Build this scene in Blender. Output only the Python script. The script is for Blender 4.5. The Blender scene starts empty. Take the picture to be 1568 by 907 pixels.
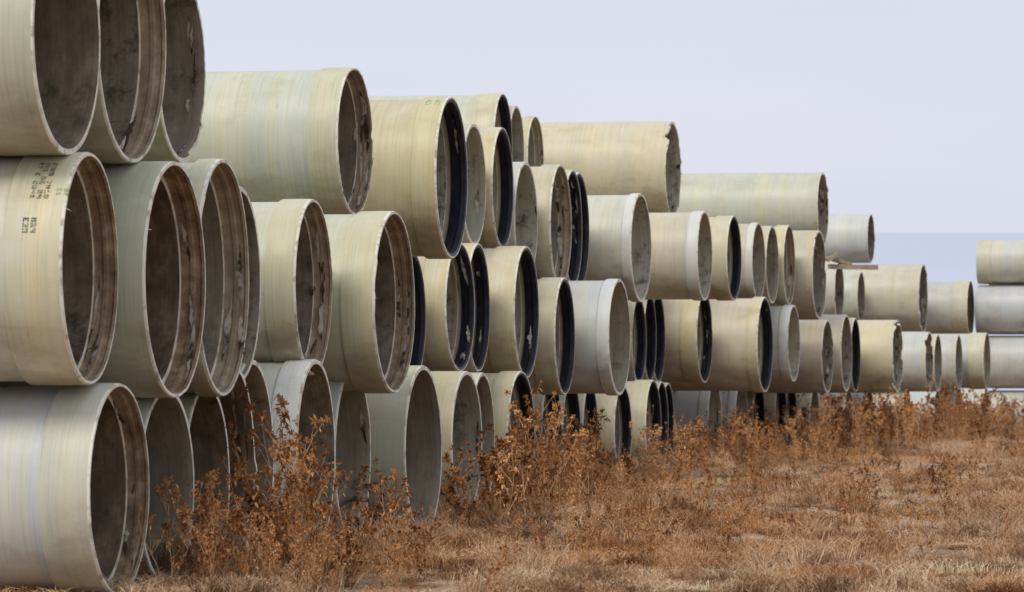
import bpy, math, random
import numpy as np
from mathutils import Vector, noise
random.seed(7)
R = math.radians
scene = bpy.context.scene

# ------------------------------------------------------------------ camera
CAM_H = 1.5
F = 8000.0/1568.0          # focal length / sensor width
cam_d = bpy.data.cameras.new("camera"); cam = bpy.data.objects.new("camera", cam_d)
scene.collection.objects.link(cam); scene.camera = cam
cam.location = (0, 0, CAM_H); cam.rotation_euler = (R(90), 0, 0)
cam_d.sensor_width = 36; cam_d.lens = 36*F
cam_d.shift_y = 0.0915
cam_d.clip_start = 0.5; cam_d.clip_end = 20000
cam_d.dof.use_dof = True; cam_d.dof.focus_distance = 52; cam_d.dof.aperture_fstop = 7

# ------------------------------------------------------------------ world
w = bpy.data.worlds.new("World"); scene.world = w; w.use_nodes = True
nt = w.node_tree; nt.nodes.clear()
SUN_EL, SUN_AZ = 50, 205     # azimuth clockwise from +Y
sky = nt.nodes.new("ShaderNodeTexSky"); sky.sky_type = 'NISHITA'; sky.sun_disc = False
sky.sun_elevation = R(SUN_EL); sky.sun_rotation = R(SUN_AZ); sky.air_density = 1; sky.dust_density = 2.5
mix = nt.nodes.new("ShaderNodeMixRGB"); mix.inputs[0].default_value = 0.9
tc = nt.nodes.new("ShaderNodeTexCoord"); mp = nt.nodes.new("ShaderNodeMapping"); mp.inputs['Scale'].default_value = (1.5, 1.5, 14)
nz = nt.nodes.new("ShaderNodeTexNoise"); nz.inputs['Scale'].default_value = 2.2; nz.inputs['Detail'].default_value = 3
cr = nt.nodes.new("ShaderNodeValToRGB")
cr.color_ramp.elements[0].position = .3; cr.color_ramp.elements[0].color = (.71, .755, .905, 1)
cr.color_ramp.elements[1].position = .75; cr.color_ramp.elements[1].color = (.80, .815, .92, 1)
mul = nt.nodes.new("ShaderNodeVectorMath"); mul.operation = 'SCALE'; mul.inputs['Scale'].default_value = 10
bg = nt.nodes.new("ShaderNodeBackground"); bg.inputs[1].default_value = 0.1
out = nt.nodes.new("ShaderNodeOutputWorld")
L = nt.links.new
L(tc.outputs['Generated'], mp.inputs[0]); L(mp.outputs[0], nz.inputs['Vector']); L(nz.outputs['Fac'], cr.inputs[0])
L(cr.outputs[0], mul.inputs[0]); L(sky.outputs[0], mix.inputs[1]); L(mul.outputs[0], mix.inputs[2])
L(mix.outputs[0], bg.inputs[0]); L(bg.outputs[0], out.inputs[0])
sd = bpy.data.lights.new("sun", 'SUN'); sd.energy = 1.8; sd.angle = R(18); sd.color = (1, .93, .81)
so = bpy.data.objects.new("sun", sd); scene.collection.objects.link(so)
az, el = R(SUN_AZ), R(SUN_EL)
dirv = Vector((math.sin(az)*math.cos(el), math.cos(az)*math.cos(el), math.sin(el)))
so.rotation_euler = dirv.to_track_quat('Z', 'Y').to_euler()
so.location = (0, 0, 50)
scene.view_settings.view_transform = 'Standard'; scene.view_settings.look = 'None'; scene.view_settings.exposure = 0

# ------------------------------------------------------------------ materials
def new_mat(name, rough=.8):
    m = bpy.data.materials.new(name); m.use_nodes = True
    n = m.node_tree; b = n.nodes['Principled BSDF']; b.inputs['Roughness'].default_value = rough
    b.inputs['Specular IOR Level'].default_value = .3
    return m, n, b
def N(n, t, **k):
    x = n.nodes.new(t)
    for a, v in k.items(): setattr(x, a, v)
    return x
def noise_n(n, vec, scale, detail=4, rough=.55, mapscale=(1, 1, 1)):
    mp = N(n, "ShaderNodeMapping"); mp.inputs['Scale'].default_value = mapscale
    n.links.new(vec, mp.inputs[0])
    z = N(n, "ShaderNodeTexNoise"); z.inputs['Scale'].default_value = scale
    z.inputs['Detail'].default_value = detail; z.inputs['Roughness'].default_value = rough
    n.links.new(mp.outputs[0], z.inputs['Vector']); return z.outputs['Fac']
def ramp(n, fac, stops):
    r = N(n, "ShaderNodeValToRGB"); e = r.color_ramp.elements
    e[0].position, e[0].color = stops[0][0], (*stops[0][1], 1)
    e[1].position, e[1].color = stops[-1][0], (*stops[-1][1], 1)
    for p, c in stops[1:-1]:
        q = e.new(p); q.color = (*c, 1)
    n.links.new(fac, r.inputs[0]); return r.outputs[0]
def mixc(n, fac, a, b, mode='MIX'):
    m = N(n, "ShaderNodeMixRGB", blend_type=mode)
    for i, v in ((0, fac), (1, a), (2, b)):
        if isinstance(v, (int, float)): m.inputs[i].default_value = v
        elif isinstance(v, tuple): m.inputs[i].default_value = (*v, 1)
        else: n.links.new(v, m.inputs[i])
    return m.outputs[0]
def objvec(n):
    """object coordinates, offset per object so no two pipes share a pattern"""
    t = N(n, "ShaderNodeTexCoord"); oi = N(n, "ShaderNodeObjectInfo")
    s = N(n, "ShaderNodeMath", operation='MULTIPLY'); s.inputs[1].default_value = 57
    n.links.new(oi.outputs['Random'], s.inputs[0])
    a = N(n, "ShaderNodeVectorMath", operation='ADD')
    n.links.new(t.outputs['Object'], a.inputs[0]); n.links.new(s.outputs[0], a.inputs[1])
    return a.outputs[0], oi

def grp_material(name, tint=None, tintfac=0.):
    m, n, b = new_mat(name, .42)
    v, oi = objvec(n)
    base = oi.outputs['Color']
    if tint: base = mixc(n, tintfac, base, tint)
    bands = noise_n(n, v, 1.0, 3, .6, (2.2, .12, .12))
    c = mixc(n, ramp(n, bands, [(.38, (0, 0, 0)), (.65, (1, 1, 1))]), base, mixc(n, 1, base, (.88, .93, 1.02), 'MULTIPLY'))
    b2 = noise_n(n, v, 1.0, 2, .5, (6, .2, .2))
    c = mixc(n, ramp(n, b2, [(.54, (0, 0, 0)), (.76, (.6, .6, .6))]), c, mixc(n, 1, c, (1.09, .99, .74), 'MULTIPLY'))
    fine = noise_n(n, v, 1.0, 4, .8, (60, 1.0, 1.0))
    c = mixc(n, 1, c, ramp(n, fine, [(.32, (.85, .85, .84)), (.5, (1, 1, 1)), (.7, (1.07, 1.07, 1.07))]), 'MULTIPLY')
    # chalky weathering and dust
    st = noise_n(n, v, 2.0, 5, .65, (.6, 1, 1))
    c = mixc(n, ramp(n, st, [(.28, (.5, .5, .5)), (.47, (0, 0, 0))]), c, (.66, .65, .57))
    c = mixc(n, ramp(n, st, [(.54, (0, 0, 0)), (.80, (.6, .6, .6))]), c, (.36, .285, .175))
    # small scuffs
    sp = noise_n(n, v, 7, 3, .7, (2.5, .6, .6))
    c = mixc(n, ramp(n, sp, [(.70, (0, 0, 0)), (.76, (.4, .4, .4))]), c, (.26, .20, .13))
    # brown tone, stronger towards the underside
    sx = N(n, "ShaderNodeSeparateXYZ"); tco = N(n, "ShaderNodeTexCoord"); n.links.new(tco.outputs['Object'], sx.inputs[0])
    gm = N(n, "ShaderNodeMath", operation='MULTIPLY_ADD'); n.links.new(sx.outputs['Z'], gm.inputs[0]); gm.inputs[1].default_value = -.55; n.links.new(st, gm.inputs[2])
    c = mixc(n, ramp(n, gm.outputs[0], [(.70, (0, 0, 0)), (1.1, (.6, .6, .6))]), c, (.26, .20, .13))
    n.links.new(c, b.inputs['Base Color'])
    return m
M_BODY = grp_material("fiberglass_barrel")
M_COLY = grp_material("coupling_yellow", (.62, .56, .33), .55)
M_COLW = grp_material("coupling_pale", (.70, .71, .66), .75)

m, n, b = new_mat("cut_rim", .7); v, oi = objvec(n)
c = ramp(n, noise_n(n, v, 9, 3), [(.33, (.42, .36, .25)), (.5, (.74, .72, .61)), (.68, (.76, .74, .63)), (.8, (.34, .25, .15))])
n.links.new(c, b.inputs['Base Color']); M_RIM = m
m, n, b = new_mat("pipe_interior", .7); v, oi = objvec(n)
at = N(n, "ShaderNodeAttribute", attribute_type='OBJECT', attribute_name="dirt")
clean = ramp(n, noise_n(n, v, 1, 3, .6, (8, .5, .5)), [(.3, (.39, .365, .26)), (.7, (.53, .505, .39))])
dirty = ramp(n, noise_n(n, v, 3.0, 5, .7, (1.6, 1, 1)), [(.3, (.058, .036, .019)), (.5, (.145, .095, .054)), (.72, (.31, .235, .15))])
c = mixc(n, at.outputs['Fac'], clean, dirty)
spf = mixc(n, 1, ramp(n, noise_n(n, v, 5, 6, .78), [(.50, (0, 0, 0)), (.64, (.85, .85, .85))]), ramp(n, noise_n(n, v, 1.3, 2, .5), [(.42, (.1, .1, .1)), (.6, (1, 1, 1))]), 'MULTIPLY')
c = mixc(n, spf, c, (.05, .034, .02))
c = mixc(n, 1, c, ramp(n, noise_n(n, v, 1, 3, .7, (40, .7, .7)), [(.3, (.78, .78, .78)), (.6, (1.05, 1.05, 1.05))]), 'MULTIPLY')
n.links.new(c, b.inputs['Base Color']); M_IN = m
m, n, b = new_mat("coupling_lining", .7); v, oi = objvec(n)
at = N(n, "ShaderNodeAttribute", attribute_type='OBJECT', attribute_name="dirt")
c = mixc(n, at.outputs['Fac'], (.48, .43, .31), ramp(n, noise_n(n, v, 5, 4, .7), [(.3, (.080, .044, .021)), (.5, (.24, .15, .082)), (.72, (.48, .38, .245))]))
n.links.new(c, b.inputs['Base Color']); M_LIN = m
m, n, b = new_mat("rubber_gasket", .5)
t = N(n, "ShaderNodeTexCoord")
c = ramp(n, noise_n(n, t.outputs['Object'], 6, 4), [(.4, (.008, .010, .016)), (.7, (.024, .026, .034))])
n.links.new(c, b.inputs['Base Color']); M_GAS = m
m, n, b = new_mat("fibre_shred", .85); t = N(n, "ShaderNodeTexCoord")
n.links.new(ramp(n, noise_n(n, t.outputs['Object'], 4, 3), [(.44, (.10, .065, .04)), (.54, (.68, .63, .52))]), b.inputs['Base Color']); M_SHR = m
m, n, b = new_mat("stencil_ink", .8); t = N(n, "ShaderNodeTexCoord")
n.links.new(ramp(n, noise_n(n, t.outputs['Object'], 30, 3), [(.4, (.09, .09, .08)), (.62, (.34, .34, .26))]), b.inputs['Base Color']); M_INK = m
m, n, b = new_mat("green_paint", .8); t = N(n, "ShaderNodeTexCoord")
n.links.new(ramp(n, noise_n(n, t.outputs['Object'], 30, 3), [(.4, (.30, .46, .20)), (.6, (.50, .56, .30))]), b.inputs['Base Color']); M_GRN = m
m, n, b = new_mat("weathered_wood", .85); t = N(n, "ShaderNodeTexCoord")
n.links.new(ramp(n, noise_n(n, t.outputs['Object'], 4, 4, .6, (1, 12, 12)), [(.35, (.20, .15, .10)), (.65, (.46, .39, .29))]), b.inputs['Base Color']); M_WOOD = m
PIPE_MATS = [M_BODY, M_COLY, M_COLW, M_RIM, M_IN, M_LIN, M_GAS, M_SHR]

# ------------------------------------------------------------------ pipes
TINT = {'y': (.61, .54, .35), 'g': (.525, .52, .395), 'w': (.58, .59, .54), 't': (.565, .505, .37), 'o': (.47, .475, .325), 'p': (.575, .575, .45), 'b': (.44, .385, .285)}
THETA = math.asin(.185)
SEG = 112
def pipe_mesh(D, length, kind, jag, clen, rear, rng):
    Lr = length/D
    B, CY, CW, RM, IN, LN, GK = 0, 1, 2, 3, 4, 5, 6
    P = []
    if rear:
        P += [(-Lr, .5, CY), (-Lr+.32, .5, CY), (-Lr+.325, .484, B)]
    else:
        P += [(-Lr, .484 if kind in 'cgw' else .5, B)]
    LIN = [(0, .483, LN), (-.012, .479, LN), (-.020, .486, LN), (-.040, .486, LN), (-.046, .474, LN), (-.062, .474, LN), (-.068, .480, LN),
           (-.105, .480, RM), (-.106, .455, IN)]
    if kind == 'c' or kind == 'g':      # coupling sleeve on the end
        P += [(-clen, .484, CY), (-clen+.004, .498, CY), (-clen+.012, .5, CY), (-clen*.5, .501, CY), (-.012, .5, RM), (0, .495, RM)]
        if kind == 'g':
            P += [(0, .485, GK), (-.006, .466, GK), (-.036, .460, GK), (-.042, .470, GK), (-.056, .470, GK), (-.062, .458, GK), (-.098, .460, GK),
                  (-.104, .478, LN), (-.13, .478, RM), (-.131, .455, IN)]
        else: P += LIN
    elif kind == 'i':                   # socket formed in the barrel, no outer sleeve
        P += [(-.3, .5, B), (-.01, .5, RM), (0, .496, RM)] + LIN
    elif kind == 'w':                   # pale reinforced band, flush lip
        P += [(-clen, .484, CW), (-clen+.015, .497, CW), (-clen+.04, .5, CW), (-.01, .5, RM), (0, .496, RM), (0, .474, IN), (-.01, .470, IN)]
    else:                               # plain cut barrel
        P += [(-.25, .5, B), (-.008, .5, RM), (0, .497, RM), (0, .474, IN), (-.008, .471, IN), (-.05, .470, IN)]
    P += [(-Lr, P[-1][1], RM)]
    # worn / broken edge profile
    jw = jag*(.22 if kind in 'cgi' else .55)
    nj = [0.0]*SEG
    if jag:
        ph = [rng.uniform(0, 6.28) for _ in range(9)]
        for i in range(SEG):
            a = 2*math.pi*i/SEG
            v = sum(math.sin(a*k+ph[k-1])/k**.7 for k in (1, 2, 3, 5, 7)) * .35
            nj[i] = -max(0, v)*.012*jw + rng.uniform(-.5, .5)*.005*jw
        for _ in range(int(6*jw+.5)):
            s = rng.randrange(SEG); wd = rng.randrange(2, 6); dd = rng.uniform(.012, .040)*min(jw, 1.1)*rng.choice((-1, .6))
            for k in range(wd): nj[(s+k) % SEG] += dd*(1-.7*k/wd)
    ov = rng.uniform(-.006, .006); op = rng.uniform(0, 3.14)
    V, Fc, MI = [], [], []
    for (t, r, _) in P:
        for i in range(SEG):
            a = 2*math.pi*i/SEG
            k = max(0., 1+t/.08) if t > -.08 else 0.
            rr = r*(1+ov*math.cos(2*(a-op)))
            if jag: rr *= 1+k*nj[i]*.5
            V.append(((t+k*nj[i])*D, rr*math.cos(a)*D, rr*math.sin(a)*D))
    n = len(P)
    for j in range(n):
        j2 = (j+1) % n
        for i in range(SEG):
            i2 = (i+1) % SEG
            Fc.append((j*SEG+i, j*SEG+i2, j2*SEG+i2, j2*SEG+i)); MI.append(P[j][2])
    if jag:
        for _ in range(int(26*jag)):
            a = rng.uniform(0, 6.28); a2 = a+rng.uniform(.006, .03); ln = rng.uniform(.008, .035)
            r = rng.choice((.492, .482)); dr = rng.uniform(-.02, .012)
            s = len(V); i0 = int(a/6.283*SEG) % SEG; x0 = nj[i0]-.01
            V += [(x0*D, r*math.cos(a)*D, r*math.sin(a)*D), (x0*D, r*math.cos(a2)*D, r*math.sin(a2)*D),
                  ((x0+ln*rng.uniform(.3, 1))*D, (r+dr)*math.cos(a2+rng.uniform(-.05, .1))*D, (r+dr)*math.sin(a2+rng.uniform(-.05, .1))*D)]
            Fc.append((s, s+1, s+2)); MI.append(7)
        # loose laminate strips peeling off the inner lining (far side of the bore)
        for q in range(int(jag*7)):
            a0 = rng.uniform(-1.0, 1.2); da = rng.uniform(.15, .8); ns = 10; s = len(V); x0 = rng.uniform(-.10, -.015)
            lift = rng.uniform(.008, .05); w0 = rng.uniform(.004, .016); sl = rng.uniform(-.03, .03)
            for k in range(ns+1):
                f = k/ns; a = a0-da*f; r = .474-lift*math.sin(f*3.1)
                wd = .001+w0*math.sin(f*3.1)*rng.uniform(.4, 1.3); x = x0+sl*f+rng.uniform(-.004, .004)
                V += [((x-wd)*D, r*math.cos(a)*D, r*math.sin(a)*D), ((x+wd)*D, (r-.005)*math.cos(a)*D, (r-.005)*math.sin(a)*D)]
            for k in range(ns):
                Fc.append((s+2*k, s+2*k+1, s+2*k+3, s+2*k+2)); MI.append(7)
    me = bpy.data.meshes.new("pipe_shell"); me.from_pydata(V, [], Fc)
    me.polygons.foreach_set("material_index", MI)
    me.polygons.foreach_set("use_smooth", [True]*len(Fc))
    for mt in PIPE_MATS: me.materials.append(mt)
    me.update(); me.set_sharp_from_angle(angle=R(32))
    return me
def add_pipe(X, Y, Z, D, kind='n', tint='g', dirt=.5, jag=0, clen=.25, rear=False, length=12., yaw=None):
    rng = random.Random(int(X*100)+int(Y*37)+int(Z*11))
    me = pipe_mesh(D, length, kind, jag, clen, rear, rng)
    o = bpy.data.objects.new("fiberglass_pipe", me); scene.collection.objects.link(o)
    o.location = (X, Y, Z)
    dy = rng.uniform(-.006, .006) if yaw is None else yaw
    o.rotation_euler = (0, 0, -THETA+dy)
    c = TINT[tint]; k = rng.uniform(.94, 1.06)
    q = .35 if Y > 140 else 0.        # distance haze mixed into the tint: far pipes paler, less saturated
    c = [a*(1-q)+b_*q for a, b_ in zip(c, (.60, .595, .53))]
    o.color = (c[0]*k, c[1]*k, c[2]*k*rng.uniform(.92, 1.08), 1)
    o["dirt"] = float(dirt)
    return o

# survey of the stack: bearing of the two rim edges, elevation of crown / invert (telescope units, 1/8000 rad,
# origin 784,597) and an optional range in metres; converted to world metres below.
# (left, right, top, bottom, kind, tint, dirt, jag, sleeve length, range or None)
L1 = [(95,183,233,590,'c','p',.85,.5,.26,None),(222,317,247,610,'i','o',.95,.6,.2,None),(308,378,244,607,'c','g',.6,.7,.10,None),
 (345,390,285,585,'n','o',.7,0,.2,None),(452,510,305,575,'c','p',.7,1.2,.18,None),(573,637,323,603,'c','g',.8,1.2,.19,None),
 (612,653,385,585,'g','g',.8,0,.2,None),(683,728,372,570,'g','t',.35,.9,.2,None),(718,749,372,570,'g','t',.6,.3,.2,None),
 (788,826,377,580,'g','y',.3,.2,.22,None),(850,881,425,605,'g','t',.5,0,.2,None),(932,966,427,606,'w','w',.5,0,.12,None),
 (968,990,455,588,'g','t',.4,0,.2,None),(988,1004,450,586,'g','t',.4,0,.2,None),(998,1019,447,586,'g','t',.4,0,.2,None),
 (1067,1092,448,586,'g','t',.4,.8,.2,None),(1157,1187,455,601,'g','y',.25,.2,.12,None),(1205,1227,467,585,'w','w',.3,.2,.14,None),
 (1257,1278,490,602,'n','b',.5,1.,.14,None),(1288,1305,482,600,'n','t',.5,.3,.2,None),(1303,1318,487,600,'g','t',.5,0,.2,None),
 (1362,1388,490,602,'n','y',.4,2.0,.2,None),(1415,1432,508,600,'n','w',.4,2.0,.2,None),(1430,1443,512,600,'n','y',.4,.2,.2,None),
 (1462,1475,513,597,'n','t',.4,.2,.2,None),(1505,1518,510,596,'c','g',.5,0,.3,None)]
L2 = [(50,156,-122,238,'n','g',.8,0,.2,None),(150,257,-128,250,'i','o',.7,.2,.08,None),(242,316,-40,250,'n','o',.6,.9,.2,None),
 (516,573,104,330,'c','p',.7,2.,.22,56.),(668,717,148,397,'g','y',.15,.15,.16,58.5),(708,745,190,376,'n','t',.1,.2,.2,None),
 (754,787,195,381,'g','y',.2,0,.12,None),(788,824,248,430,'n','w',.15,.15,.2,None),(843,876,252,440,'c','t',.5,1.3,.15,None),
 (866,890,260,440,'g','t',.5,.6,.2,None),(872,903,264,440,'g','t',.5,0,.2,None),(966,998,296,463,'w','p',.12,0,.10,None),
 (1068,1091,323,461,'w','t',.3,0,.14,None),(1112,1137,330,461,'g','y',.35,0,.2,None),(1150,1174,341,462,'w','t',.4,.2,.1,None),
 (1172,1194,346,465,'n','y',.4,.3,.2,None),(1200,1218,345,467,'c','y',.5,.3,.16,None),(1243,1267,353,490,'n','t',.5,1.,.2,None),
 (1278,1293,400,495,'n','t',.6,.6,.2,None),(1312,1326,416,496,'n','p',.6,0,.2,None),(1407,1421,405,511,'n','t',.6,1.5,.2,None),(1480,1493,430,516,'c','g',.5,0,.28,None)]
L3 = [(757,785,143,296,'g','p',.3,0,.25,None),(780,803,162,300,'n','b',.4,0,.2,None),(808,833,178,306,'c','y',.4,.8,.12,None),
 (1019,1043,186,339,'n','y',.15,1.9,.2,None),(1248,1273,264,376,'n','p',.3,1.9,.2,None),(1327,1341,328,403,'n','w',.7,1.,.2,147.)]
L0 = [(137,231,587,0,'c','w',.9,.6,.25,38.5),(212,301,594,0,'n','g',.6,.2,.2,40.3),(283,353,588,0,'n','o',.85,.1,.2,42.1),
 (325,390,556,0,'n','b',.95,1.,.2,44.),(362,412,550,0,'n','g',.7,.0,.2,46.),(455,514,550,0,'w','w',.8,0,.16,50.),
 (513,569,563,0,'n','g',.4,.3,.2,52.3),(620,678,560,0,'n','g',.65,.1,.2,54.3),(692,739,568,0,'n','y',.3,.2,.2,65.),
 (722,758,570,0,'n','t',.5,0,.2,68.),(778,820,568,0,'g','y',.3,0,.16,72.),(830,861,578,0,'g','t',.6,.2,.2,80.),
 (862,890,582,0,'g','t',.6,0,.2,84.),(893,916,586,0,'g','t',.6,0,.2,88.),(940,969,590,0,'g','t',.6,0,.2,93.),
 (989,1013,582,0,'g','t',.5,0,.2,98.),(1004,1024,584,0,'g','t',.5,0,.2,100.),(1014,1033,586,0,'g','w',.5,0,.2,102.),
 (1083,1107,583,0,'w','w',.3,.2,.14,112.),(1125,1147,582,0,'w','w',.4,.2,.12,121.),(1152,1173,586,0,'g','t',.5,0,.2,124.),
 (1187,1206,580,0,'g','t',.5,0,.2,131.),(1203,1221,583,0,'g','t',.5,0,.2,134.),(1240,1256,592,0,'n','t',.5,.3,.2,140.),
 (1292,1308,594,0,'n','w',.5,.3,.2,146.),(1325,1338,595,0,'w','w',.5,.3,.2,150.),(1382,1396,590,0,'n','y',.5,.6,.2,155.),
 (1428,1443,597,0,'n','w',.5,.4,.2,160.),(1462,1475,593,0,'n','t',.5,.3,.2,164.),(1503,1517,594,0,'c','w',.5,.3,.2,168.)]
FP = 8000.
def resolve(rows, layer):
    res = []; last = None
    for (xl, xr, yt, yb, kind, tint, dirt, jag, cl, rg) in rows:
        if layer == 0:
            Y = rg; zt = CAM_H+(597-yt)/FP*Y; D = zt+.02; Z = zt-D/2
        else:
            h = yb-yt
            Y = rg or FP*1.7/h
            if last and not rg: Y = max(Y, last[0]+last[1]*1.0+.05)
            D = h*Y/FP; Z = CAM_H+(597-(yt+yb)/2)/FP*Y
        u = ((xl+xr)/2-784)/FP
        X = u*Y
        yaw = THETA-((xr-xl)/FP*Y/D+u)            # each pipe lies slightly differently in the pile
        yaw = max(-.030, min(.018, yaw))
        last = (Y, D)
        res.append((X, Y, Z, D, kind, tint, dirt, jag, cl, yaw))
    return res
PIPES = {}
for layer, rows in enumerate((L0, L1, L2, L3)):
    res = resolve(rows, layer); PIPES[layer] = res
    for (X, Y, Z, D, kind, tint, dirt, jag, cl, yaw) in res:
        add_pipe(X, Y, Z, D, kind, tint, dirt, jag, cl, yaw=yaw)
    # set-back pipes that fill the bed of each course
    if layer < 3:
        for a, b_ in zip(res[:-1], res[1:]):
            gap = (b_[1]-b_[3]/2)-(a[1]+a[3]/2)
            k = int(gap/1.75)
            for i in range(k):
                f = (i+1)/(k+1); Y = a[1]+(b_[1]-a[1])*f
                u = a[0]/a[1]; X = u*Y-.55-.012*Y
                D = 1.55; zb = (a[2]-a[3]/2)*(1-f)+(b_[2]-b_[3]/2)*f
                add_pipe(X, Y, zb+D/2, D, 'n', random.choice('gto'), .7, 0)
# neighbouring stack on the right: near ends out of frame, far-left ends visible
for (xl, yt, yb, Y, tint, rear) in [(1508,597,0,175.,'g',False),(1508,513,596,175.,'w',False),(1491,436,512,175.,'w',False),(1493,367,435,175.,'w',True)]:
    zt = CAM_H+(597-yt)/FP*Y; D = (zt+.02) if yb == 0 else (yb-yt)/FP*Y
    Z = zt-D/2; X = (xl+5-784)/FP*Y
    for k in range(3):
        Yk = Y+k*1.85
        add_pipe(X+12*math.cos(THETA)+k*.35, Yk-12*math.sin(THETA), Z, D, 'c', tint, .5, 0, .25, rear and k == 0, yaw=0)

# stencilled marks on couplings (thin ink patches lying 3 mm proud of the curved sleeve)
def stamp(parent_idx, layer, cells, cw, ch, ax0, ang0, mat, name):
    X, Y, Z, D = PIPES[layer][parent_idx][:4]
    par = [o for o in scene.objects if o.type == 'MESH' and (o.location-Vector((X, Y, Z))).length < 1e-3][0]
    V, Fc = [], []; r = D*.501+.003
    g = random.Random(5)
    for (cx, cy) in cells:
        if g.random() < .10: continue           # worn-off bits of ink
        x0 = ax0+cx*cw; a0 = ang0+cy*ch/r; s = len(V)
        for (dx, da) in ((0, 0), (cw*1.02, 0), (cw*1.02, ch*1.02/r), (0, ch*1.02/r)):
            a = a0+da; V.append((x0+dx, r*math.cos(a), r*math.sin(a)))
        Fc.append((s, s+1, s+2, s+3))
    me = bpy.data.meshes.new(name); me.from_pydata(V, [], Fc); me.materials.append(mat)
    o = bpy.data.objects.new(name, me); scene.collection.objects.link(o); o.parent = par
GL = {'2': ("###", "..#", "###", "#..", "###"), '4': ("#.#", "#.#", "###", "..#", "..#"), '0': ("###", "#.#", "#.#", "#.#", "###"), 'N': ("#.#", "###", "###", "#.#", "#.#"),
      'P': ("###", "#.#", "###", "#..", "#.."), 'D': ("##.", "#.#", "#.#", "#.#", "##."), 'R': ("##.", "#.#", "##.", "#.#", "#.#"), '7': ("###", "..#", ".#.", ".#.", ".#."),
      'E': ("###", "#..", "##.", "#..", "###"), '1': (".#.", "##.", ".#.", ".#.", "###"), ' ': ("...",)*5}
def text_cells(lines):
    """text turned a quarter turn: it reads down the side of the pipe"""
    o = []
    for li, ln in enumerate(lines):
        for ci, ch in enumerate(ln):
            for r_, row in enumerate(GL[ch]):
                for c_, q in enumerate(row):
                    if q == '#': o.append(((len(lines)-1-li)*7+(4-r_), ci*4+c_))
    return o
stamp(0, 1, text_cells(["2400 7N10", "PN1 DE 24", "R7 E 2041"]), .0072, .0115, -.275, math.pi-1.08, M_INK, "stencil_text")
stamp(0, 1, text_cells(["D7", "E1"]), .007, .009, -.085, math.pi-.72, M_GRN, "green_mark")
stamp(0, 1, text_cells(["NR4", "E20"]), .0085, .0105, -.30, math.pi-.42, M_INK, "stencil_code")
def up_cells(s):
    return [(ci*5+c_, r_) for ci, ch in enumerate(s) for r_, row in enumerate(GL[ch]) for c_, q in enumerate(row) if q == '#']
stamp(4, 2, up_cells("DR"), .02, .028, -.22, math.pi-1.22, M_GRN, "green_lettering")

# wooden dunnage on the far stack
def plank(x, y, z, l, wd, th, rz, ry):
    V, Fc = [], []; ns = 8
    for k in range(ns+1):
        f = k/ns-.5; e = random.uniform(-.01, .01)
        for (a, b_) in ((-1, -1), (1, -1), (1, 1), (-1, 1)):
            V.append((f*l, a*wd/2+e, b_*th/2+e*.5))
    for k in range(ns):
        for q in range(4):
            Fc.append((4*k+q, 4*k+(q+1) % 4, 4*k+4+(q+1) % 4, 4*k+4+q))
    Fc += [(3, 2, 1, 0), (4*ns, 4*ns+1, 4*ns+2, 4*ns+3)]
    me = bpy.data.meshes.new("plank"); me.from_pydata(V, [], Fc); me.materials.append(M_WOOD)
    o = bpy.data.objects.new("wooden_plank", me); scene.collection.objects.link(o)
    o.location = (x, y, z); o.rotation_euler = (0, ry, rz)
plank((1306-784)/FP*141, 141, CAM_H+(597-409)/FP*141, 1.35, .2, .13, -.15, .02)
plank((1285-784)/FP*141, 141.1, CAM_H+(597-400)/FP*141, .75, .18, .09, .5, .25)
plank((1275-784)/FP*140.8, 140.8, CAM_H+(597-394)/FP*141, .35, .12, .1, .2, -.6)

# ------------------------------------------------------------------ ground + hills
xs = sorted(set([-4000, -2000, -1000, -500, -200, -100, -60, -40] + [round(-30+i*.5, 2) for i in range(141)] + [60, 100, 200, 500, 1000, 2000, 4000]))
ys = sorted(set([-300, -100, -50, 0, 20, 28] + [30+i*.5 for i in range(300)] + [182+i*4 for i in range(20)] + [300, 400, 600, 1000, 2000, 4000, 7000]))
def gz(x, y):
    if -30 <= x <= 40 and 30 <= y <= 260:
        return (noise.noise(Vector((x*.45, y*.22, 0)))*.20+noise.noise(Vector((x*1.6, y*1.0, 5)))*.08)-.05
    return 0
V = [(x, y, gz(x, y)) for y in ys for x in xs]
nx = len(xs)
Fc = [(j*nx+i, j*nx+i+1, (j+1)*nx+i+1, (j+1)*nx+i) for j in range(len(ys)-1) for i in range(nx-1)]
me = bpy.data.meshes.new("ground"); me.from_pydata(V, [], Fc); me.polygons.foreach_set("use_smooth", [True]*len(Fc))
g = bpy.data.objects.new("ground", me); scene.collection.objects.link(g)
m, n, b = new_mat("dry_soil", .95); t = N(n, "ShaderNodeTexCoord").outputs['Object']
c = ramp(n, noise_n(n, t, .9, 6, .65), [(.3, (.20, .13, .08)), (.5, (.38, .265, .175)), (.68, (.54, .42, .30))])
c = mixc(n, 1, c, ramp(n, noise_n(n, t, 14, 4, .7), [(.35, (.5, .46, .42)), (.6, (1.1, 1.1, 1.1))]), 'MULTIPLY')
n.links.new(c, b.inputs['Base Color'])
me.materials.append(m)

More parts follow.
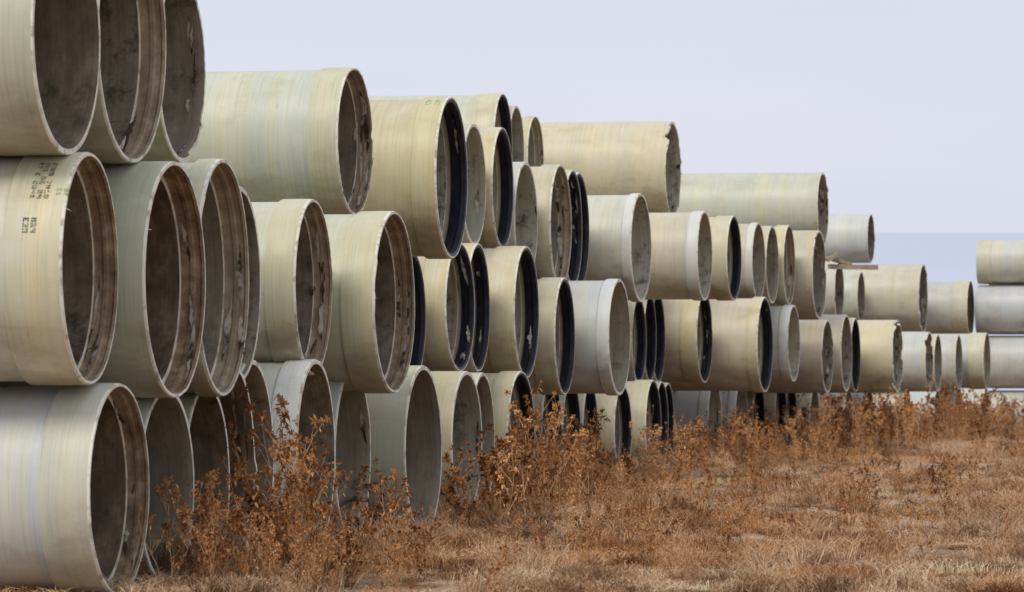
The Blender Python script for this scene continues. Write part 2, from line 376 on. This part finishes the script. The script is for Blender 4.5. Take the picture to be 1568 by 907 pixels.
V, Fc = [], []; hx = [-4000+i*100 for i in range(81)]; prof = [(3500, -2, 0), (3800, .25, 0), (4200, .6, 0), (4600, .85, 1), (4900, .96, 1), (5100, 1, 1), (5600, .9, 1), (6500, -.1, 0)]
for x in hx:
    for (y, k, q) in prof:
        h = 154+noise.noise(Vector((x*.0012, 3, 0)))*3
        V.append((x, y, h*k if k > 0 else k))
m_ = len(prof)
for i in range(len(hx)-1):
    for j in range(m_-1): Fc.append((i*m_+j, (i+1)*m_+j, (i+1)*m_+j+1, i*m_+j+1))
me = bpy.data.meshes.new("distant_hills"); me.from_pydata(V, [], Fc); me.polygons.foreach_set("use_smooth", [True]*len(Fc))
o = bpy.data.objects.new("distant_hills", me); scene.collection.objects.link(o)
m, n, b = new_mat("hillside_painted_haze", 1); b.inputs['Specular IOR Level'].default_value = 0
t = N(n, "ShaderNodeTexCoord").outputs['Object']
n.links.new(ramp(n, noise_n(n, t, .002, 3), [(.3, (.50, .54, .635)), (.7, (.52, .56, .65))]), b.inputs['Base Color'])  # air haze painted as a pale blue base colour
me.materials.append(m)

# ------------------------------------------------------------------ dry vegetation
def veg_mat(name, stops, spread, patch=None):
    m, n, b = new_mat(name, .9)
    oi = N(n, "ShaderNodeObjectInfo"); ge = N(n, "ShaderNodeNewGeometry")
    z = noise_n(n, ge.outputs['Position'], .8, 2, .6)
    z2 = noise_n(n, ge.outputs['Position'], 16, 1, .6)
    a = N(n, "ShaderNodeMath", operation='MULTIPLY_ADD'); n.links.new(oi.outputs['Random'], a.inputs[0]); a.inputs[1].default_value = spread; n.links.new(z, a.inputs[2])
    a2 = N(n, "ShaderNodeMath", operation='MULTIPLY_ADD'); n.links.new(z2, a2.inputs[0]); a2.inputs[1].default_value = .5; n.links.new(a.outputs[0], a2.inputs[2])
    a3 = N(n, "ShaderNodeMath", operation='SUBTRACT'); n.links.new(a2.outputs[0], a3.inputs[0]); a3.inputs[1].default_value = .25+spread/2
    c = ramp(n, a3.outputs[0], stops)
    if patch:
        pz = noise_n(n, ge.outputs['Position'], .28, 2, .6)
        c = mixc(n, ramp(n, pz, [(.45, (0, 0, 0)), (.60, (1, 1, 1))]), c, mixc(n, 1, c, patch, 'MULTIPLY'))
    n.links.new(c, b.inputs['Base Color']); b.inputs['Specular IOR Level'].default_value = .1
    return m
M_GRASS = veg_mat("dry_grass_blades", [(.2, (.15, .085, .045)), (.38, (.36, .22, .125)), (.58, (.56, .37, .225)), (.8, (.70, .55, .38))], .6, (1.0, .78, .58))
M_STRAW = veg_mat("straw", [(.3, (.58, .46, .28)), (.7, (.74, .64, .44))], .3)
M_STEM = veg_mat("weed_stem", [(.3, (.27, .145, .07)), (.7, (.60, .40, .225))], .5)
M_HEAD = veg_mat("weed_seedhead", [(.25, (.17, .068, .026)), (.5, (.42, .19, .072)), (.8, (.68, .38, .155))], .5)
def tuft(seed, nb, rad, hmin, hmax, wid, mat):
    g = random.Random(seed); V, Fc = [], []
    cl = [(g.gauss(0, rad*.5), g.gauss(0, rad*.5)) for _ in range(9)]
    for _ in range(nb):
        cx, cy = g.choice(cl); x = cx+g.gauss(0, rad*.14); y = cy+g.gauss(0, rad*.14)
        h = g.uniform(hmin, hmax); a = g.uniform(0, 6.28); lean = g.uniform(.1, 1.1)*h
        dx, dy = math.cos(a)*lean, math.sin(a)*lean; wa = g.uniform(0, 6.28); wx, wy = math.cos(wa)*wid, math.sin(wa)*wid
        s = len(V)
        V += [(x-wx, y-wy, -.02), (x+wx, y+wy, -.02), (x+dx*.4+wx*.8, y+dy*.4+wy*.8, h*.6), (x+dx*.4-wx*.8, y+dy*.4-wy*.8, h*.6), (x+dx, y+dy, h*g.uniform(.75, 1))]
        Fc += [(s, s+1, s+2, s+3), (s+3, s+2, s+4)]
        if g.random() < .35:   # side twig
            s = len(V); b2 = g.uniform(0, 6.28); q = h*.35
            V += [(x+dx*.4, y+dy*.4, h*.6), (x+dx*.4+wx, y+dy*.4+wy, h*.6+.006), (x+dx*.4+math.cos(b2)*q, y+dy*.4+math.sin(b2)*q, h*.6+q*.6)]
            Fc.append((s, s+1, s+2))
    me = bpy.data.meshes.new("tuft"); me.from_pydata(V, [], Fc); me.materials.append(mat)
    return bpy.data.objects.new("tuft", me)
def cushion(seed, rad, nb, mat):
    """low rounded twiggy cushion plant"""
    g = random.Random(seed); V, Fc = [], []
    lob = [(g.gauss(0, rad*.5), g.gauss(0, rad*.5), g.uniform(.5, 1)*rad) for _ in range(5)]
    for _ in range(nb):
        lx, ly, lr = g.choice(lob)
        d = Vector((g.gauss(0, 1), g.gauss(0, 1), abs(g.gauss(0, .8))+.1)).normalized()
        c = Vector((lx, ly, 0))+Vector((d.x, d.y, d.z*.75))*lr*g.uniform(.55, 1.0)
        e = (d+Vector((g.gauss(0, .6), g.gauss(0, .6), g.gauss(0, .6)))).normalized()*g.uniform(.02, .06)
        sd_ = e.cross(Vector((g.gauss(0, 1), g.gauss(0, 1), g.gauss(0, 1)))).normalized()*.0035
        s = len(V); V.extend([tuple(c-sd_), tuple(c+sd_), tuple(c+e)]); Fc.append((s, s+1, s+2))
    me = bpy.data.meshes.new("cushion"); me.from_pydata(V, [], Fc); me.materials.append(mat)
    return bpy.data.objects.new("cushion", me)
def weed(seed, bushy):
    g = random.Random(seed); V, Fc, MI = [], [], []
    def seg(p, q, r1, r2):
        d = (q-p).normalized(); u = d.orthogonal().normalized(); v = d.cross(u); s = len(V)
        for (c, r) in ((p, r1), (q, r2)):
            for k in range(3):
                a = k*2.094; V.append(tuple(c+u*(r*math.cos(a))+v*(r*math.sin(a))))
        for k in range(3): Fc.append((s+k, s+(k+1) % 3, s+3+(k+1) % 3, s+3+k)); MI.append(0)
    def head(c, sz):
        for _ in range(13):
            d = Vector((g.gauss(0, 1), g.gauss(0, 1), g.gauss(.4, .8))).normalized(); u = d.orthogonal().normalized()*sz*.33
            s = len(V); V.extend([tuple(c-u*.6), tuple(c+u*.6), tuple(c+d*sz*g.uniform(.7, 1.3)+u*.3), tuple(c+d*sz*g.uniform(.6, 1.2)-u*.5)])
            Fc.append((s, s+1, s+2, s+3)); MI.append(1)
    def leaf(c, sz):
        a = g.uniform(0, 6.28); w = sz*.12
        side = Vector((-math.sin(a), math.cos(a), g.uniform(-.4, .4)))*w; s = len(V)
        V.extend([tuple(c), tuple(c)]); n = 4
        for k in range(1, n+1):
            f = k/n; q = c+Vector((math.cos(a)*sz*f*.7, math.sin(a)*sz*f*.7, sz*(.5*f-.9*f*f)))
            ww = side*(math.sin(f*3.0)+.1)*g.uniform(.5, 1.5); V.extend([tuple(q-ww), tuple(q+ww)])
        for k in range(n): Fc.append((s+2*k, s+2*k+1, s+2*k+3, s+2*k+2)); MI.append(1)
    def branch(p, d, ln, r, depth):
        n = 5; pts = [p]
        for k in range(n):
            d = (d+Vector((g.gauss(0, .11), g.gauss(0, .11), .05))).normalized(); q = pts[-1]+d*(ln/n)
            seg(pts[-1], q, r*(1-.5*k/n), r*(1-.5*(k+1)/n)); pts.append(q)
            if g.random() < (.65 if bushy else .28): leaf(q, g.uniform(.04, .09))
        head(pts[-1], g.uniform(.020, .046))
        if g.random() < .4: head(pts[-2], g.uniform(.016, .034))
        if depth > 0:
            for _ in range((g.randrange(6, 10) if bushy else g.randrange(5, 8)) if depth == 2 else g.randrange(0, 4)):
                k = g.randrange(2 if not bushy else 1, n+1); a = g.uniform(0, 6.28); up = g.uniform(.9, 2.2)
                branch(pts[k], (Vector((math.cos(a), math.sin(a), up))).normalized(), ln*g.uniform(.2, .45), r*.65, depth-1)
    for _ in range(g.randrange(1, 4)):
        branch(Vector((g.gauss(0, .04), g.gauss(0, .04), -.03)), Vector((g.gauss(0, .16), g.gauss(0, .16), 1)).normalized(), g.uniform(.65, 1.0), .0068, 2)
    me = bpy.data.meshes.new("weed"); me.from_pydata(V, [], Fc); me.materials.append(M_STEM); me.materials.append(M_HEAD)
    me.polygons.foreach_set("material_index", MI)
    return bpy.data.objects.new("weed", me)
def scatter(name, protos, pts):
    col = bpy.data.collections.new(name+"_variants")
    for i, p in enumerate(protos): p.name = "%s_variant_%02d" % (name, i); col.objects.link(p)
    me = bpy.data.meshes.new(name); me.from_pydata([p[0] for p in pts], [], [])
    a = me.attributes.new("rot", 'FLOAT_VECTOR', 'POINT'); a.data.foreach_set("vector", np.array([p[1] for p in pts], dtype=np.float32).ravel())
    a = me.attributes.new("scl", 'FLOAT_VECTOR', 'POINT'); a.data.foreach_set("vector", np.array([p[2] for p in pts], dtype=np.float32).ravel())
    a = me.attributes.new("idx", 'INT', 'POINT'); a.data.foreach_set("value", np.array([p[3] for p in pts], dtype=np.int32))
    o = bpy.data.objects.new(name, me); scene.collection.objects.link(o)
    ng = bpy.data.node_groups.new(name, 'GeometryNodeTree')
    ng.interface.new_socket("Geometry", in_out='INPUT', socket_type='NodeSocketGeometry')
    ng.interface.new_socket("Geometry", in_out='OUTPUT', socket_type='NodeSocketGeometry')
    gi = ng.nodes.new('NodeGroupInput'); go = ng.nodes.new('NodeGroupOutput')
    ip = ng.nodes.new('GeometryNodeInstanceOnPoints'); ci = ng.nodes.new('GeometryNodeCollectionInfo')
    ci.inputs['Collection'].default_value = col; ci.inputs['Separate Children'].default_value = True; ci.inputs['Reset Children'].default_value = True
    ng.links.new(gi.outputs[0], ip.inputs['Points']); ng.links.new(ci.outputs[0], ip.inputs['Instance'])
    ip.inputs['Pick Instance'].default_value = True
    for nm, ty, sk in (("rot", 'FLOAT_VECTOR', 'Rotation'), ("scl", 'FLOAT_VECTOR', 'Scale'), ("idx", 'INT', 'Instance Index')):
        na = ng.nodes.new('GeometryNodeInputNamedAttribute'); na.data_type = ty; na.inputs['Name'].default_value = nm
        ng.links.new([s for s in na.outputs if s.name == 'Attribute' and s.enabled][0], ip.inputs[sk])
    ng.links.new(ip.outputs[0], go.inputs[0])
    md = o.modifiers.new("scatter", 'NODES'); md.node_group = ng
    return o
ENDS = [(p[1], p[0]) for p in PIPES[0]]
def end_x(y):
    if y <= ENDS[0][0]: return ENDS[0][1]
    for (a, xa), (b_, xb) in zip(ENDS[:-1], ENDS[1:]):
        if y <= b_: return xa+(xb-xa)*(y-a)/(b_-a)
    return ENDS[-1][1]+(y-ENDS[-1][0])*.14
protos = [tuft(i, 240, .34, .03, .12, .0035, M_GRASS) for i in range(6)]+[tuft(20+i, 240, .3, .08, .28, .0035, M_GRASS) for i in range(3)]+[tuft(40+i, 260, .32, .04, .12, .004, M_STRAW) for i in range(2)]\
    +[cushion(60+i, .19, 1000, M_GRASS) for i in range(4)]
pts = []
random.seed(11)
for _ in range(16000):
    y = 37+150*random.random()**1.25
    halfw = .105*y+2.0
    x = random.uniform(-halfw, halfw+2)
    ex = end_x(y)
    if x < ex-1.2: continue
    if y < 40 and x < -2.2 and random.random() < .6: continue
    dens = noise.noise(Vector((x*.6, y*.25, 9)))
    bare = dens < 0 and x > ex+1.0
    if bare and random.random() < .5: continue
    near = x < ex+1.6
    idx = random.randrange(6, 9) if near and random.random() < .6 else random.randrange(6)
    if dens > .12 and random.random() < .25: idx = 6+random.randrange(3)
    s = random.uniform(.7, 1.3)*(1+.005*(y-36)); sz = s*random.uniform(.5, 1.2)
    if dens > -.05 and random.random() < .35: idx = 11+random.randrange(4); sz = s*random.uniform(.6, 1.25)
    if random.random() < .02: idx = 9+random.randrange(2)
    if bare and random.random() < .85: sz *= .3; s *= .9; idx = random.choice((0, 1, 2, 3, 4, 5, 11, 12, 13))
    if y < 40 and x < -2.2: sz *= .5
    pts.append(((x, y, gz(x, y)), (0, 0, random.uniform(0, 6.28)), (s, s, sz), idx))
for _ in range(26):
    pts.append(((1.43+random.gauss(0, .25), 57+random.gauss(0, 1.2), 0), (0, 0, random.uniform(0, 6.28)), (1, 1, .8), 9+random.randrange(2)))
scatter("dry_grass", protos, pts)
print("grass", len(pts))

wp = [weed(100+i, i % 2 == 0) for i in range(15)]; pts = []
# (x, y, spread, tallest, count): drifts of weeds along the foot of the stack
CL = [(-2.3, 40, .22, .85, 12), (-2.05, 41.0, .25, 1.0, 10), (-1.84, 41.5, .16, 1.28, 12), (-1.6, 42, .25, 1.0, 12), (-1.28, 43, .28, .9, 12), (-1.05, 44, .2, .5, 6), (-1.95, 39.6, .45, .65, 24),
 (-1.5, 40.5, .4, .5, 18), (-1.2, 40.5, .4, .35, 12), (-.31, 56, .25, 1.15, 18), (-.6, 55.5, .12, .45, 5), (0., 58, .35, .85, 18), (.27, 60, .35, 1.2, 24), (.69, 64, .4, 1.15, 24), (1.3, 72, .6, 1.0, 28), (2.16, 80, .7, 1.0, 28),
 (3.3, 90, .9, 1.0, 34), (4.6, 100, 1., 1.05, 38), (6.1, 112, 1.2, 1.15, 46), (8.0, 125, 1.3, 1.25, 54), (10.3, 138, 1.4, 1.5, 62), (12.3, 148, 1.5, 1.3, 56), (14., 150, 2, 1.05, 54),
 # groups standing out in the field
 (2.2, 56.5, .12, .5, 4), (2.15, 66, .3, .45, 6), (4.0, 62, .12, .55, 5), (3.1, 52, .25, .42, 6), (3.6, 47, .3, .4, 7), (4.8, 58, .2, .6, 5), (5.6, 70, .3, .7, 6), (1.0, 50, .35, .35, 7), (6.6, 78, .4, .55, 7), (3.4, 74, .4, .5, 7)]
for (X, Y, sp, h, n_) in CL:
    for _ in range(n_):
        k = h*(.35+.72*random.random()**1.15)
        y = Y+random.gauss(0, sp*1.6); x = X+random.gauss(0, sp)
        pts.append(((x, y, gz(x, y)), (random.gauss(0, .12), random.gauss(0, .12), random.uniform(0, 6.28)), (k*.95, k*.95, k), random.randrange(15)))
for _ in range(650):
    y = 38+130*random.random(); ex = end_x(y); x = ex+.3+abs(random.gauss(0, 1))*(.09*y)
    k = random.uniform(.18, .55)
    pts.append(((x, y, gz(x, y)), (random.gauss(0, .15), random.gauss(0, .15), random.uniform(0, 6.28)), (k, k, k), random.randrange(15)))
scatter("dry_thistles", wp, pts)
